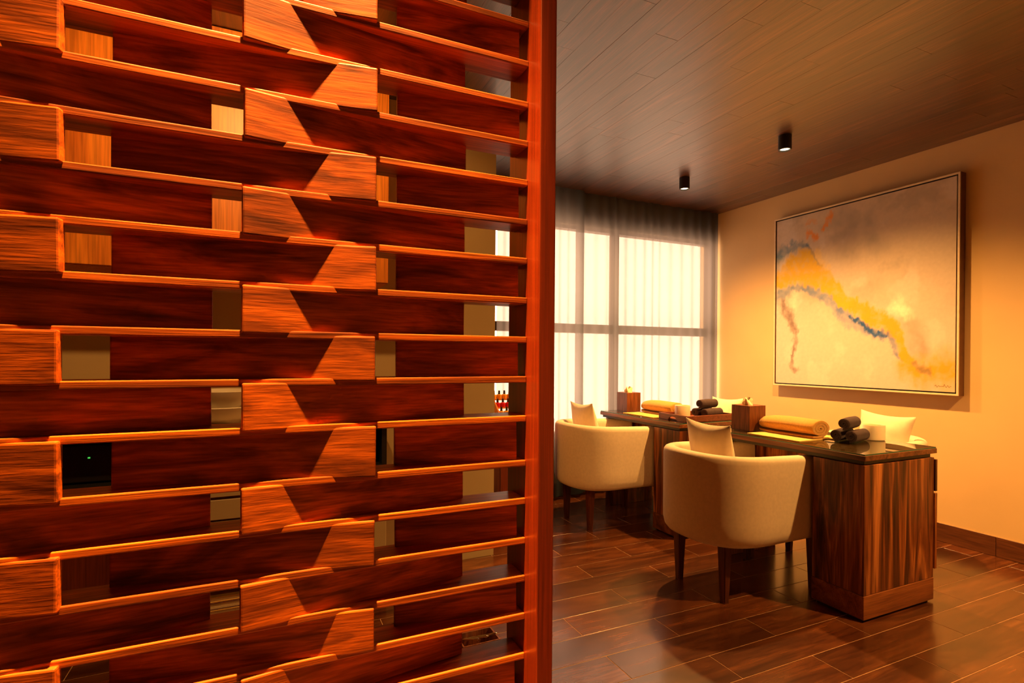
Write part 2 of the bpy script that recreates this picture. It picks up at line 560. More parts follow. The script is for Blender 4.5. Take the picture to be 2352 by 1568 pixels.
for xa, xb in spans:
    part('transom', box_bm((xa, D + 0.03, TZ - 0.04), (xb, D + 0.11, TZ + 0.04), 0.004), 'mullion', win)
    for za, zb in ((WZ0 + fw, TZ - 0.04), (TZ + 0.04, WZ1 - fw)):
        part('pane', box_bm((xa, D + 0.066, za), (xb, D + 0.072, zb)), 'glass_pane', win)
part('window_sill', box_bm((WX0 - 0.01, D - 0.02, WZ0 - 0.03), (WX1 + 0.01, D + 0.03, WZ0 + 0.002), 0.004), 'mullion', win)


# ------------------------------------------------------------------ carved lattice screen
scr = thing('lattice_screen', 'tall woven wooden lattice screen of red-orange slats in the foreground', 'screen', (-0.45, 1.2, 0))
SX, SY = -0.45, 1.2
Z = {-8: 1.9275, -7: 1.8296, -6: 1.7368, -5: 1.6428, -4: 1.5484, -3: 1.4556, -2: 1.36, -1: 1.2663, 0: 1.1713, 1: 1.0775,
     2: 0.9698, 3: 0.8789, 4: 0.7835, 5: 0.6931, 6: 0.6022, 7: 0.5059}
for k in range(-9, -16, -1):
    Z[k] = Z[k + 1] + 0.0945
for k in range(8, 13):
    Z[k] = Z[k - 1] - 0.0945
YF, YBK, ST = 1.163, 1.245, 0.015
PX0, PX1 = -1.45, 0.573
sh_me = to_mesh('shelf_board', box_bm((-(PX1 - PX0) / 2, -(YBK - YF) / 2, -ST), ((PX1 - PX0) / 2, (YBK - YF) / 2, 0), 0.0022, 2), 'shelf')
rr = random.Random(11)
for k, z in Z.items():
    obj('shelf_board', sh_me, scr, ((PX0 + PX1) / 2 - SX, (YF + YBK) / 2 - SY, z), (rr.uniform(-0.01, 0.01), 0, 0))

# each slat leans across the depth of the boards: one end proud at the front, the other at the back
TH = 0.022
def slat_mesh(length):
    bm = bmesh.new()
    b_box(bm, (-length / 2, 0, -0.5), (length / 2, TH, 0.5))
    for v in bm.verts:          # height is set by the object's scale: bevel is cut in after scaling
        v.co.z *= 0.0925
    # subdivide the length so edges can be a little uneven
    es = [e for e in bm.edges if abs(e.verts[0].co.x - e.verts[1].co.x) > 0.1]
    bmesh.ops.subdivide_edges(bm, edges=es, cuts=9, use_grid_fill=True)
    sd = rr.uniform(0, 50)
    for v in bm.verts:
        d = noise.noise(Vector((v.co.x * 14 + sd, v.co.z * 30, sd)))
        v.co.z += d * 0.0013 * (1 if v.co.z > 0 else -1)
        if abs(abs(v.co.x) - length / 2) < 1e-4:
            v.co.x += noise.noise(Vector((v.co.z * 60 + sd, v.co.y * 40, 1.7))) * 0.002
    bmesh.ops.bevel(bm, geom=[e for e in bm.edges if e.calc_face_angle(0) > 0.8], offset=0.0035, segments=2, affect='EDGES', profile=0.6)
    return to_mesh('slat', bm, 'slat')


slat_pool = [slat_mesh(0.478) for _ in range(8)]
slat_short = [slat_mesh(0.29) for _ in range(3)]
FY, BY = 1.150, 1.223
for k in sorted(Z)[:-1]:
    if (k + 1) not in Z:
        continue
    zt, zb = Z[k] - 0.0075, Z[k + 1] - 0.0065
    zc, hh = (zt + zb) / 2, (zt - zb)
    for n in (-2, -1, 0, 1):
        if k % 2:      # right end proud
            xl, xr, yl, yr = -0.259 + 0.53 * n, 0.213 + 0.53 * n, BY, FY
        else:          # left end proud
            xl, xr, yl, yr = -0.042 + 0.53 * n, 0.441 + 0.53 * n, FY, BY
        pool = slat_pool
        if xl > 0.45:
            continue
        if xr > 0.56:
            t = (0.557 - xl) / (xr - xl)
            xr, yr = 0.557, yl + (yr - yl) * t
            pool = slat_short
        o = obj('slat', rr.choice(pool), scr,
                ((xl + xr) / 2 - SX + rr.uniform(-0.002, 0.002), (yl + yr) / 2 - SY + rr.uniform(-0.001, 0.001), zc),
                (0, 0, math.atan2(yr - yl, xr - xl) + rr.uniform(-0.004, 0.004)))
        o.scale = (1, 1, hh / 0.0925)

bm = bmesh.new()
b_box(bm, (0.573, 1.10, 0.0), (0.615, 1.27, H - 0.001), 0.0035, 3)
for v in bm.verts:
    v.co -= Vector((SX, SY, 0))
part('post', bm, 'post', scr)
bm = bmesh.new()
b_box(bm, (PX0 - 0.042, 1.10, 0.0), (PX0, 1.27, H - 0.001), 0.0035, 3)
for v in bm.verts:
    v.co -= Vector((SX, SY, 0))
part('post', bm, 'post', scr)


# ------------------------------------------------------------------ ceiling downlights
def downlight(loc, label, watts, cone=80, blend=0.6, r=0.040, h=0.092, group='black cylinder ceiling downlights', lens_r=0.03, aim=(0, 0), zc=None):
    t = thing('ceiling_downlight', label, 'ceiling light', (loc[0], loc[1], H if zc is None else zc), 0, group)
    bm = bmesh.new()
    ro = r
    b_lathe(bm, [(0, 0), (ro, 0), (ro, -h + 0.003), (ro - 0.003, -h), (ro - 0.007, -h), (ro - 0.010, -h + 0.012), (0, -h + 0.012)], 32)
    part('housing', bm, 'black', t, 35)
    bm = bmesh.new()
    b_lathe(bm, [(0, -h + 0.0115), (ro - 0.011, -h + 0.0115), (ro - 0.011, -h + 0.008), (0, -h + 0.006)], 32)
    part('lamp_lens', bm, 'lens', t, 35)
    ld = bpy.data.lights.new('lamp_spot', 'SPOT')
    ld.energy = watts
    ld.color = LAMP_COLOR
    ld.spot_size = math.radians(cone)
    ld.spot_blend = blend
    ld.shadow_soft_size = lens_r
    lo = bpy.data.objects.new('lamp_spot', ld)
    COL.objects.link(lo)
    lo.parent = t
    lo.location = (0, 0, -h - 0.012)
    lo.rotation_euler = (aim[0], aim[1], 0)
    return t


downlight((3.055, 2.44), 'black cylinder downlight on ceiling in front of the painting', ROOM_LAMP_W, 142, 1.0)
downlight((3.052, 3.356), 'black cylinder downlight on ceiling nearest the sheer curtain', ROOM_LAMP_W, 142, 1.0)
downlight((3.055, 0.61), 'black cylinder downlight on ceiling at the room end nearest the photographer', ROOM_LAMP_W, 142, 1.0)
downlight((0.07, 0.965), 'black cylinder downlight on the added raised ceiling above the lattice screen', SCREEN_LAMP_W, 38, 1.0, lens_r=0.02, aim=(math.radians(3.0), 0), zc=HV)
downlight((-0.1, 1.75), 'black cylinder downlight on ceiling before the orange wall cabinet', LEFT_LAMP_W, 120, 0.5, aim=(math.radians(52), 0))


# ------------------------------------------------------------------ painting on the right wall
PY0, PY1, PZ0, PZ1 = 1.951, 3.345, 0.982, 2.430
PXF = W - 0.068
pt = thing('painting', 'large abstract painting with golden band and blue-grey fringe in cream frame', 'painting', (W, (PY0 + PY1) / 2, PZ0))
pcy = (PY0 + PY1) / 2
def P(y, z):
    return Vector((0, y - pcy, z - PZ0))
fw = 0.012
for nm, lo, hi in (('frame_rail', (PY0, PZ0), (PY1, PZ0 + fw)), ('frame_rail', (PY0, PZ1 - fw), (PY1, PZ1)),
                   ('frame_rail', (PY0, PZ0 + fw), (PY0 + fw, PZ1 - fw)), ('frame_rail', (PY1 - fw, PZ0 + fw), (PY1, PZ1 - fw))):
    bm = bmesh.new()
    b_box(bm, (-0.068, lo[0] - pcy, lo[1] - PZ0), (-0.060, hi[0] - pcy, hi[1] - PZ0), 0.001)
    part(nm, bm, 'frame_cream', pt)
    bm = bmesh.new()
    b_box(bm, (-0.060, lo[0] - pcy, lo[1] - PZ0), (-0.001, hi[0] - pcy, hi[1] - PZ0))
    part('frame_side', bm, 'frame_brown', pt)
bm = bmesh.new()
b_box(bm, (-0.050, PY0 + fw - pcy, fw), (-0.010, PY1 - fw - pcy, PZ1 - PZ0 - fw))
part('backing', bm, 'black', pt)


# painted canvas: colours per vertex from strokes with ragged edges; (y, z) measured on the wall
STROKES = [
    ((0.34, 0.29, 0.24), 0.9, 0.7, [(0.4311, 0.9378, 0.0518), (0.4684, 0.8349, 0.0684), (0.4699, 0.732, 0.0518)]),
    ((0.36, 0.32, 0.27), 0.9, 0.6, [(0.5897, 0.9261, 0.0331), (0.5997, 0.8011, 0.0407), (0.6413, 0.7362, 0.0407)]),
    ((0.36, 0.26, 0.18), 0.8, 0.75, [(0.7991, 0.3391, 0.0387), (0.8293, 0.2459, 0.0456), (0.858, 0.1775, 0.038)]),
    ((0.4, 0.34, 0.26), 0.7, 0.6, [(0.3164, 0.9006, 0.0269), (0.3845, 0.904, 0.0352)]),
    ((0.92, 0.8, 0.66), 0.8, 0.9, [(0.7389, 0.4206, 0.0352), (0.7762, 0.3943, 0.0352)]),
    ((0.92, 0.8, 0.66), 0.8, 0.6, [(0.1212, 0.5062, 0.0283), (0.1442, 0.4669, 0.0235)]),
    ((0.66, 0.36, 0.01), 0.8, 0.95, [(0.8013, 0.1077, 0.0539), (0.8867, 0.0877, 0.0677), (0.967, 0.0981, 0.0794)]),
    ((0.75, 0.52, 0.12), 0.8, 0.7, [(0.2776, 0.7638, 0.0276), (0.2984, 0.7244, 0.0276), (0.3386, 0.674, 0.018)]),
    ((0.05, 0.18, 0.30), 0.6, 0.85, [(0.0043, 0.7901, 0.049), (0.0624, 0.8094, 0.0366), (0.1291, 0.8267, 0.0262), (0.1994, 0.828, 0.0166)]),
    ((0.04, 0.13, 0.26), 0.6, 0.85, [(0.1994, 0.8232, 0.0152), (0.2475, 0.7604, 0.0124), (0.3042, 0.6789, 0.009)]),
    ((0.12, 0.20, 0.32), 0.6, 0.8, [(0.0129, 0.5352, 0.0394), (0.0646, 0.5594, 0.029), (0.132, 0.5718, 0.0221), (0.2181, 0.5622, 0.0262)]),
    ((0.13, 0.21, 0.40), 0.6, 0.85, [(0.2181, 0.5622, 0.0262), (0.2905, 0.5228, 0.029), (0.3694, 0.4848, 0.0297), (0.4362, 0.4178, 0.0352)]),
    ((0.15, 0.20, 0.42), 0.6, 0.85, [(0.4362, 0.4178, 0.0352), (0.4914, 0.355, 0.0352), (0.5445, 0.3267, 0.0269), (0.6126, 0.2914, 0.029), (0.6693, 0.2652, 0.0256), (0.7088, 0.2721, 0.0207)]),
    ((0.01, 0.08, 0.30), 0.5, 0.95, [(0.5, 0.3674, 0.0131), (0.5617, 0.3343, 0.0152), (0.6205, 0.2866, 0.02), (0.6779, 0.2693, 0.0186), (0.7088, 0.288, 0.0173)]),
    ((0.12, 0.17, 0.36), 0.7, 0.8, [(0.7052, 0.2804, 0.0138), (0.7131, 0.2244, 0.0124), (0.741, 0.1768, 0.011), (0.7783, 0.1616, 0.0076)]),
    ((0.22, 0.15, 0.13), 0.8, 0.9, [(0.0423, 0.4938, 0.0214), (0.089, 0.4137, 0.0269), (0.1291, 0.317, 0.0186), (0.1406, 0.2507, 0.0131), (0.1248, 0.1657, 0.0097), (0.1148, 0.0994, 0.0166), (0.1428, 0.0808, 0.0173)]),
    ((0.70, 0.42, 0.004), 0.32, 1.0, [(0.0237, 0.6319, 0.0483), (0.0976, 0.6609, 0.0711), (0.1743, 0.7023, 0.0981), (0.2482, 0.6457, 0.0753), (0.3192, 0.6008, 0.049), (0.3881, 0.5442, 0.0394), (0.4541, 0.4731, 0.0325), (0.5258, 0.4247, 0.0352)]),
    ((0.68, 0.38, 0.004), 0.4, 1.0, [(0.5258, 0.4247, 0.0352), (0.6119, 0.3729, 0.0463), (0.6772, 0.3453, 0.0414), (0.7245, 0.2956, 0.0331), (0.7482, 0.232, 0.0235), (0.7783, 0.1775, 0.02), (0.8085, 0.1464, 0.0152)]),
    ((0.75, 0.28, 0.04), 0.6, 0.9, [(0.3694, 0.9779, 0.0193), (0.3458, 0.9302, 0.0193), (0.3121, 0.884, 0.0104)]),
    ((0.75, 0.28, 0.04), 0.6, 0.9, [(0.2145, 0.8854, 0.02), (0.2669, 0.8612, 0.02)]),
    ((0.72, 0.32, 0.08), 0.7, 0.7, [(0.2145, 0.9454, 0.0124), (0.2661, 0.9385, 0.0124)]),
    ((0.20, 0.15, 0.08), 0.7, 0.85, [(0.83, 0.1167, 0.0131), (0.873, 0.1022, 0.0166), (0.8974, 0.0808, 0.0131)]),
]


def seg_dist(px, py, pts):
    best = (9, 0.01, 0)
    for (a, b) in zip(pts[:-1], pts[1:]):
        ax, ay, aw = a
        bx, by, bw = b
        dx, dy = bx - ax, by - ay
        L2 = dx * dx + dy * dy
        t = max(0, min(1, ((px - ax) * dx + (py - ay) * dy) / L2)) if L2 > 0 else 0
        qx, qy, w = ax + t * dx, ay + t * dy, aw + t * (bw - aw)
        d = math.hypot(px - qx, py - qy) / max(w, 1e-3)
        if d < best[0]:
            best = (d, w, t)
    return best[0]


def mixc(a, b, t):
    t = max(0.0, min(1.0, t))
    return tuple(x + (y - x) * t for x, y in zip(a, b))


def fbm(x, y, s):
    return noise.fractal(Vector((x, y, s)), 0.8, 2.0, 5, noise_basis='PERLIN_ORIGINAL')


def sstep(a, b, x):
    t = max(0.0, min(1.0, (x - a) / (b - a)))
    return t * t * (3 - 2 * t)


NU, NV = 210, 215
gap = 0.010
ca0, ca1, cz0, cz1 = PY0 + fw + gap, PY1 - fw - gap, PZ0 + fw + gap, PZ1 - fw - gap
verts, cols = [], []
for iv in range(NV + 1):
    v = iv / NV
    for iu in range(NU + 1):
        u = iu / NU
        verts.append((-0.062, ca1 + (ca0 - ca1) * u - pcy, cz0 + (cz1 - cz0) * v - PZ0))
        wu = u + 0.016 * fbm(u * 9, v * 9, 1.3) + 0.013 * fbm(u * 40, v * 25, 7.7)
        wv = v + 0.020 * fbm(u * 9, v * 9, 5.1) + 0.020 * fbm(u * 40, v * 22, 2.7)
        c = mixc((0.60, 0.52, 0.46), (0.60, 0.49, 0.37), sstep(0.15, 0.85, v + 0.25 * (u - 0.5)))
        c = mixc(c, (0.42, 0.36, 0.28), 0.6 * sstep(0.05, 0.55, fbm(u * 4, v * 4, 9.2)) * sstep(0.3, 0.6, v))
        c = mixc(c, (0.70, 0.62, 0.55), 0.5 * sstep(0.1, 0.5, fbm(u * 5, v * 5, 3.9)))
        for col, soft, amt, pts in STROKES:
            d = seg_dist(wu, wv, pts)
            a = amt * (1 - sstep(1 - soft, 1 + soft, d))
            if a > 0:
                rag = 0.75 + 0.35 * fbm(u * 30, v * 30, 4.4)
                c = mixc(c, col, min(1.0, a * (rag if amt < 0.9 else min(1.1, rag + 0.2))))
        k_ = 1 + 0.05 * fbm(u * 60, v * 60, 8.8)
        cols.append(tuple(max(0, x * k_) for x in c))
faces = [(iv * (NU + 1) + iu, iv * (NU + 1) + iu + 1, (iv + 1) * (NU + 1) + iu + 1, (iv + 1) * (NU + 1) + iu) for iv in range(NV) for iu in range(NU)]
# give the canvas its own thickness
n0 = len(verts)
rim = [iu for iu in range(NU + 1)] + [iv * (NU + 1) + NU for iv in range(1, NV + 1)] + [NV * (NU + 1) + iu for iu in range(NU - 1, -1, -1)] + [iv * (NU + 1) for iv in range(NV - 1, 0, -1)]
for i_ in rim:
    x_, y_, z_ = verts[i_]
    verts.append((-0.050, y_, z_))
    cols.append(cols[i_])
nr = len(rim)
for a in range(nr):
    b = (a + 1) % nr
    faces.append((rim[b], rim[a], n0 + a, n0 + b))
me = bpy.data.meshes.new('canvas')
me.from_pydata(verts, [], faces)
ca = me.color_attributes.new('paint', 'FLOAT_COLOR', 'POINT')
ca.data.foreach_set('color', [x for c in cols for x in (*c, 1.0)])
m, nt, p = new_mat('oil_paint_on_canvas')
at = nt.nodes.new('ShaderNodeVertexColor')
at.layer_name = 'paint'
nt.links.new(at.outputs['Color'], p.inputs['Base Color'])
p.inputs['Roughness'].default_value = 0.6
nz = nt.nodes.new('ShaderNodeTexNoise')
nz.inputs['Scale'].default_value = 60
nz.inputs['Detail'].default_value = 6
bpn = nt.nodes.new('ShaderNodeBump')
bpn.inputs['Strength'].default_value = 0.2
bpn.inputs['Distance'].default_value = 0.003
nt.links.new(nz.outputs['Fac'], bpn.inputs['Height'])
nt.links.new(bpn.outputs['Normal'], p.inputs['Normal'])
me.materials.append(m)
obj('canvas', me, pt, label='abstract canvas in peach, golden yellow and blue-grey')
# small scribbled signature in the lower right corner
bm = bmesh.new()
sy, sz = ca0 + 0.115, cz0 + 0.035
pts = []
for q in range(40):
    t = q / 39
    pts.append((sy - t * 0.095, sz + 0.008 * math.sin(t * 34) * (0.5 + 0.5 * math.sin(t * 9 + 1)) + (0.010 if 0.55 < t < 0.6 else 0)))
for (a, b) in zip(pts[:-1], pts[1:]):
    d = Vector((b[0] - a[0], b[1] - a[1]))
    nn = Vector((-d.y, d.x)).normalized() * 0.0012
    v4 = [bm.verts.new((-0.0625, p_[0] - pcy, p_[1] - PZ0)) for p_ in ((a[0] + nn.x, a[1] + nn.y), (b[0] + nn.x, b[1] + nn.y), (b[0] - nn.x, b[1] - nn.y), (a[0] - nn.x, a[1] - nn.y))]
    bm.faces.new(v4)
part('signature', bm, 'ink', pt)


# ------------------------------------------------------------------ sheer curtains
def curtain(name, x0, x1, ybase, label, seed):
    r_ = random.Random(seed)
    # irregular folds: each fold has its own width and depth
    xs, x = [], x0
    while x < x1:
        xs.append((x, r_.uniform(0.55, 1.0)))
        x += r_.uniform(0.075, 0.15)
    xs.append((x1, 0.8))
    nz_ = 26
    cols_ = []
    path = []
    for (a, da), (b, db) in zip(xs[:-1], xs[1:]):
        for s in range(10):
            t = s / 10
            path.append((a + (b - a) * t, da * (0.5 - 0.5 * math.cos(2 * math.pi * t))))
    path.append((x1, 0))
    vs, fs = [], []
    for iz in range(nz_ + 1):
        z = 0.03 + (H - 0.002 - 0.03) * iz / nz_
        tt = iz / nz_
        amp = 0.030 * (0.75 + 0.35 * (1 - tt))
        for (x_, d_) in path:
            sway = 0.012 * noise.noise(Vector((x_ * 3 + seed, z * 0.6, 2.0))) * (1 - tt)
            vs.append((x_ + sway * 1.5, ybase - amp * d_ * (0.85 + 0.3 * noise.noise(Vector((x_ * 2, z * 0.8, seed)))) + sway, z))
    m_ = len(path)
    for iz in range(nz_):
        for i_ in range(m_ - 1):
            fs.append((iz * m_ + i_, iz * m_ + i_ + 1, (iz + 1) * m_ + i_ + 1, (iz + 1) * m_ + i_))
    me_ = bpy.data.meshes.new(name)
    me_.from_pydata(vs, [], fs)
    me_.materials.append(MAT['sheer'])
    me_.polygons.foreach_set('use_smooth', [True] * len(me_.polygons))
    o = obj(name, me_, None, label=label, category='curtain', group='sheer curtains at the window')
    return o


curtain('sheer_curtain', 1.70, 2.52, 4.00, 'narrow pleated sheer curtain panel at window, next to the lattice screen post', 4)
curtain('sheer_curtain', 2.46, 4.115, 4.045, 'wide pleated sheer curtain panel at window, reaching the cream wall corner', 9)


# ------------------------------------------------------------------ treatment tables
def make_table(y0, label):
    """table with a pedestal at its near end, an end panel at its far end"""
    L_ = 0.93
    t = thing('treatment_table', label, 'table', (2.51, y0, 0), 0, 'wooden tables with glass tops')
    # pedestal body and plinth band
    bm = box_bm((0.004, 0.004, 0.122), (0.556, 0.262, 0.725), 0.0015)
    ped = part('pedestal', bm, 'desk', t)
    part('plinth', box_bm((0.002, 0.002, 0.012), (0.556, 0.264, 0.121), 0.0015), 'desk_plinth', t)
    part('toe_recess', box_bm((0.02, 0.02, 0.0), (0.54, 0.245, 0.012)), 'black', t)
    # drawers open towards the wall side
    for za, zb in ((0.165, 0.545), (0.555, 0.715)):
        d = part('drawer_front', box_bm((0.557, -0.002, za), (0.574, 0.266, zb), 0.0015), 'desk', t)
    # end panel at the far end
    part('end_panel', box_bm((0.05, L_ - 0.042, 0.0), (0.51, L_ - 0.012, 0.725), 0.0015), 'desk', t)
    part('stretcher', box_bm((0.27, 0.2635, 0.42), (0.295, L_ - 0.0425, 0.70), 0.0015), 'desk', t)
    part('sub_top', box_bm((0.018, 0.016, 0.7265), (0.545, L_ - 0.012, 0.745), 0.001), 'black', t)
    part('table_top', box_bm((0.0, 0.0, 0.7455), (0.572, L_, 0.770), 0.0015), 'desk_top', t)
    bm = box_bm((0.003, 0.003, 0.7705), (0.569, L_ - 0.003, 0.777), 0.0006)
    me_ = to_mesh('glass_top', bm, ['glass_top', 'glass_edge'])
    for pg in me_.polygons:
        pg.material_index = 0 if abs(pg.normal.z) > 0.5 else 1
    obj('glass_top', me_, t, label='clear glass sheet with green edge')
    return t


TOP = 0.7775
make_table(1.568, 'dark wooden table with glass top, pedestal end nearest the viewer')
make_table(2.79, 'dark wooden table with glass top, standing behind by the curtained window')


# ------------------------------------------------------------------ tub chairs
def u_path(w, back, front, n=48, p=2.5):
    """plan of a tub: arms run to x = front, back is a superellipse bulging to x = -back; from near arm (-y) round to far arm"""
    pts = []
    for i in range(5):
        t = i / 5
        pts.append((front * (1 - t), -w))
    for i in range(n + 1):
        a = -math.pi / 2 - math.pi * i / n
        c_, s_ = math.cos(a), math.sin(a)
        pts.append((-abs(c_) ** (2 / p) * back, math.copysign(abs(s_) ** (2 / p), s_) * w))
    for i in range(1, 6):
        pts.append((front * i / 5, w))
    return pts


def path_normals(pts):
    out = []
    for i in range(len(pts)):
        a = pts[max(0, i - 1)]
        b = pts[min(len(pts) - 1, i + 1)]
        d = Vector((b[0] - a[0], b[1] - a[1]))
        d.normalize()
        out.append(Vector((-d.y, d.x)))
    return out


CW, CB, CF = 0.300, 0.31, 0.455
Z0C, Z1C = 0.285, 0.729


def make_chair_meshes():
    outer = u_path(CW, CB, CF)
    nrm = path_normals(outer)
    # decide which side is inward
    mid = len(outer) // 2
    sign = 1 if (Vector(outer[mid]) + nrm[mid] * 0.1).x > outer[mid][0] else -1
    th = 0.075
    prof = [(0.075, Z0C), (0.05, Z0C + 0.002), (0.025, Z0C + 0.010), (0.009, Z0C + 0.030), (0.001, Z0C + 0.065), (0.0, Z0C + 0.12), (0.0, 0.60), (0.0, Z1C - 0.035),
            (0.003, Z1C - 0.018), (0.012, Z1C - 0.006), (0.025, Z1C), (0.05, Z1C), (0.064, Z1C - 0.006), (0.072, Z1C - 0.018), (th, Z1C - 0.04), (th, 0.42), (th, 0.32)]
    rings = []
    m_ = len(outer)
    for i, (pt_, n_) in enumerate(zip(outer, nrm)):
        e = min(i, m_ - 1 - i)
        ring = [(pt_[0] + sign * n_.x * d, pt_[1] + sign * n_.y * d, z - 0.035 * pt_[0] * max(0.0, (z - 0.5) / 0.23)) for d, z in prof]
        rings.append(ring)
    # rounded arm ends
    def end(ring0, s):
        out = []
        c = Vector((0, 0, 0))
        for q in ring0:
            c += Vector(q)
        c /= len(ring0)
        for k_, (sc_, dx) in enumerate(((0.985, 0.012), (0.93, 0.022), (0.80, 0.028))):
            out.append([(q[0] + dx, c.y + (q[1] - c.y) * sc_, c.z + (q[2] - c.z) * (1 - (1 - sc_) * 0.25)) for q in ring0])
        return out
    e0 = end(rings[0], 1)
    e1 = end(rings[-1], 1)
    rings = list(reversed(e0)) + rings + e1
    bm = bmesh.new()
    b_sweep(bm, rings)
    shell = to_mesh('shell', bm, 'fabric', 50)
    # seat base fills the tub
    def plan(inset, front):
        o = u_path(CW, CB, CF)
        nn = path_normals(o)
        q = [(a[0] + sign * b.x * inset, a[1] + sign * b.y * inset) for a, b in zip(o, nn)]
        q[0] = (front, q[0][1])
        q[-1] = (front, q[-1][1])
        return q
    bm = bmesh.new()
    lv = [(0.078, CF - 0.03, Z0C + 0.004), (0.074, CF - 0.005, Z0C + 0.02), (0.074, CF, Z0C + 0.05), (0.074, CF, 0.405)]
    b_sweep(bm, [[(x, y, z) for x, y in plan(i_, f_)] for i_, f_, z in lv])
    base = to_mesh('seat_base', bm, 'fabric', 50)
    bm = bmesh.new()
    lv = [(0.090, CF - 0.01, 0.406), (0.079, CF + 0.008, 0.418), (0.077, CF + 0.012, 0.445), (0.082, CF + 0.006, 0.470), (0.105, CF - 0.02, 0.482), (0.16, CF - 0.08, 0.487)]
    b_sweep(bm, [[(x, y, z) for x, y in plan(i_, f_)] for i_, f_, z in lv])
    cushion = to_mesh('seat_cushion', bm, 'fabric', 60)
    bm = bmesh.new()
    def sq(h_, z, dx):
        return [(h_ + dx, h_, z), (-h_ + dx, h_, z), (-h_ + dx, -h_, z), (h_ + dx, -h_, z)]
    b_sweep(bm, [sq(0.015, 0.0, 0.0), sq(0.0165, 0.006, 0.0), sq(0.027, 0.300, 0.0)])
    bmesh.ops.bevel(bm, geom=[e for e in bm.edges if abs(e.verts[0].co.z - e.verts[1].co.z) > 0.1], offset=0.005, segments=2, affect='EDGES')
    leg = to_mesh('leg', bm, 'leg', 40)
    return shell, base, cushion, leg


CH = make_chair_meshes()


def make_chair(loc, rz, label):
    t = thing('tub_chair', label, 'chair', (loc[0], loc[1], 0), rz, 'cream tub chairs at the tables')
    obj('shell', CH[0], t)
    obj('seat_base', CH[1], t)
    obj('seat_cushion', CH[2], t)
    for lx, ly in ((-0.175, -0.16), (-0.175, 0.16), (0.40, -0.215), (0.40, 0.215)):
        obj('leg', CH[3], t, (lx, ly, 0))
    return t


make_chair((2.262, 2.150), 0.0, 'cream tub chair in the centre, back turned, at the near table')
make_chair((2.262, 3.370), 0.0, 'cream tub chair by the curtained window, next to the screen post')
make_chair((3.43, 2.150), math.pi, 'cream tub chair under the painting, across the near table')
make_chair((3.43, 3.370), math.pi, 'cream tub chair in the far corner, mostly hidden behind the wooden tissue box')


# ------------------------------------------------------------------ pillows
def pillow_mesh(size=0.40, thick=0.075, n=18, seed=0, tall=0.37):
    bm = bmesh.new()
    top, bot = {}, {}
    for i in range(n + 1):
        for j in range(n + 1):
            u, v = -1 + 2 * i / n, -1 + 2 * j / n
            pin = 0.10
            x = u * (1 - pin * (1 - v * v)) * tall / 2
            y = v * (1 - pin * (1 - u * u)) * size / 2
            b = max(0.0, (1 - u ** 2)) ** 0.6 * max(0.0, (1 - v ** 2)) ** 0.6
            wr = 1 + 0.12 * noise.noise(Vector((u * 3 + seed, v * 3, 1.0)))
            h_ = thick * b * wr
            edge = i in (0, n) or j in (0, n)
            top[i, j] = bm.verts.new((x, y, h_ + 0.002))
            bot[i, j] = bm.verts.new((x, y, -h_ - 0.002))
    for i in range(n):
        for j in range(n):
            bm.faces.new((top[i, j], top[i + 1, j], top[i + 1, j + 1], top[i, j + 1]))
            bm.faces.new((bot[i, j + 1], bot[i + 1, j + 1], bot[i + 1, j], bot[i, j]))
    rim_ = [(i, 0) for i in range(n)] + [(n, j) for j in range(n)] + [(i, n) for i in range(n, 0, -1)] + [(0, j) for j in range(n, 0, -1)]
    for a, b in zip(rim_, rim_[1:] + rim_[:1]):
        bm.faces.new((top[b], top[a], bot[a], bot[b]))
    bmesh.ops.recalc_face_normals(bm, faces=bm.faces)
    return to_mesh('pillow', bm, 'pillow', 70)


def pillow(loc, rot, label, seed, size=0.40):
    o = obj('pillow', pillow_mesh(size, 0.07, 18, seed), None, loc, rot, label=label, category='pillow', group='cream pillows on the tub chairs')
    return o


# pillows stand on edge against the chair backs (mesh lies in its local xy plane; local z is its thickness)
def stand(lean, yaw, roll=0.0):
    m_ = Matrix.Rotation(yaw, 4, 'Z') @ Matrix.Rotation(math.radians(90) - lean, 4, 'Y') @ Matrix.Rotation(roll, 4, 'Z')
    return m_.to_euler()


pillow((2.175, 2.165, 0.700), stand(0.22, -0.05, 0.02), 'cream pillow in the centre tub chair, its corners rising above the backrest', 1, 0.33)
pillow((2.175, 3.410, 0.700), stand(0.22, -0.05, -0.03), 'cream pillow in the window-side tub chair next to the screen post', 5, 0.33)
pillow((3.50, 2.085, 0.700), stand(-0.22, 0.0, 0.05), 'cream pillow in the tub chair under the painting', 8, 0.33)
pillow((3.49, 3.345, 0.705), stand(-0.22, 0.0, -0.02), 'cream pillow in the far corner chair, peeking out behind the tissue box', 12, 0.33)


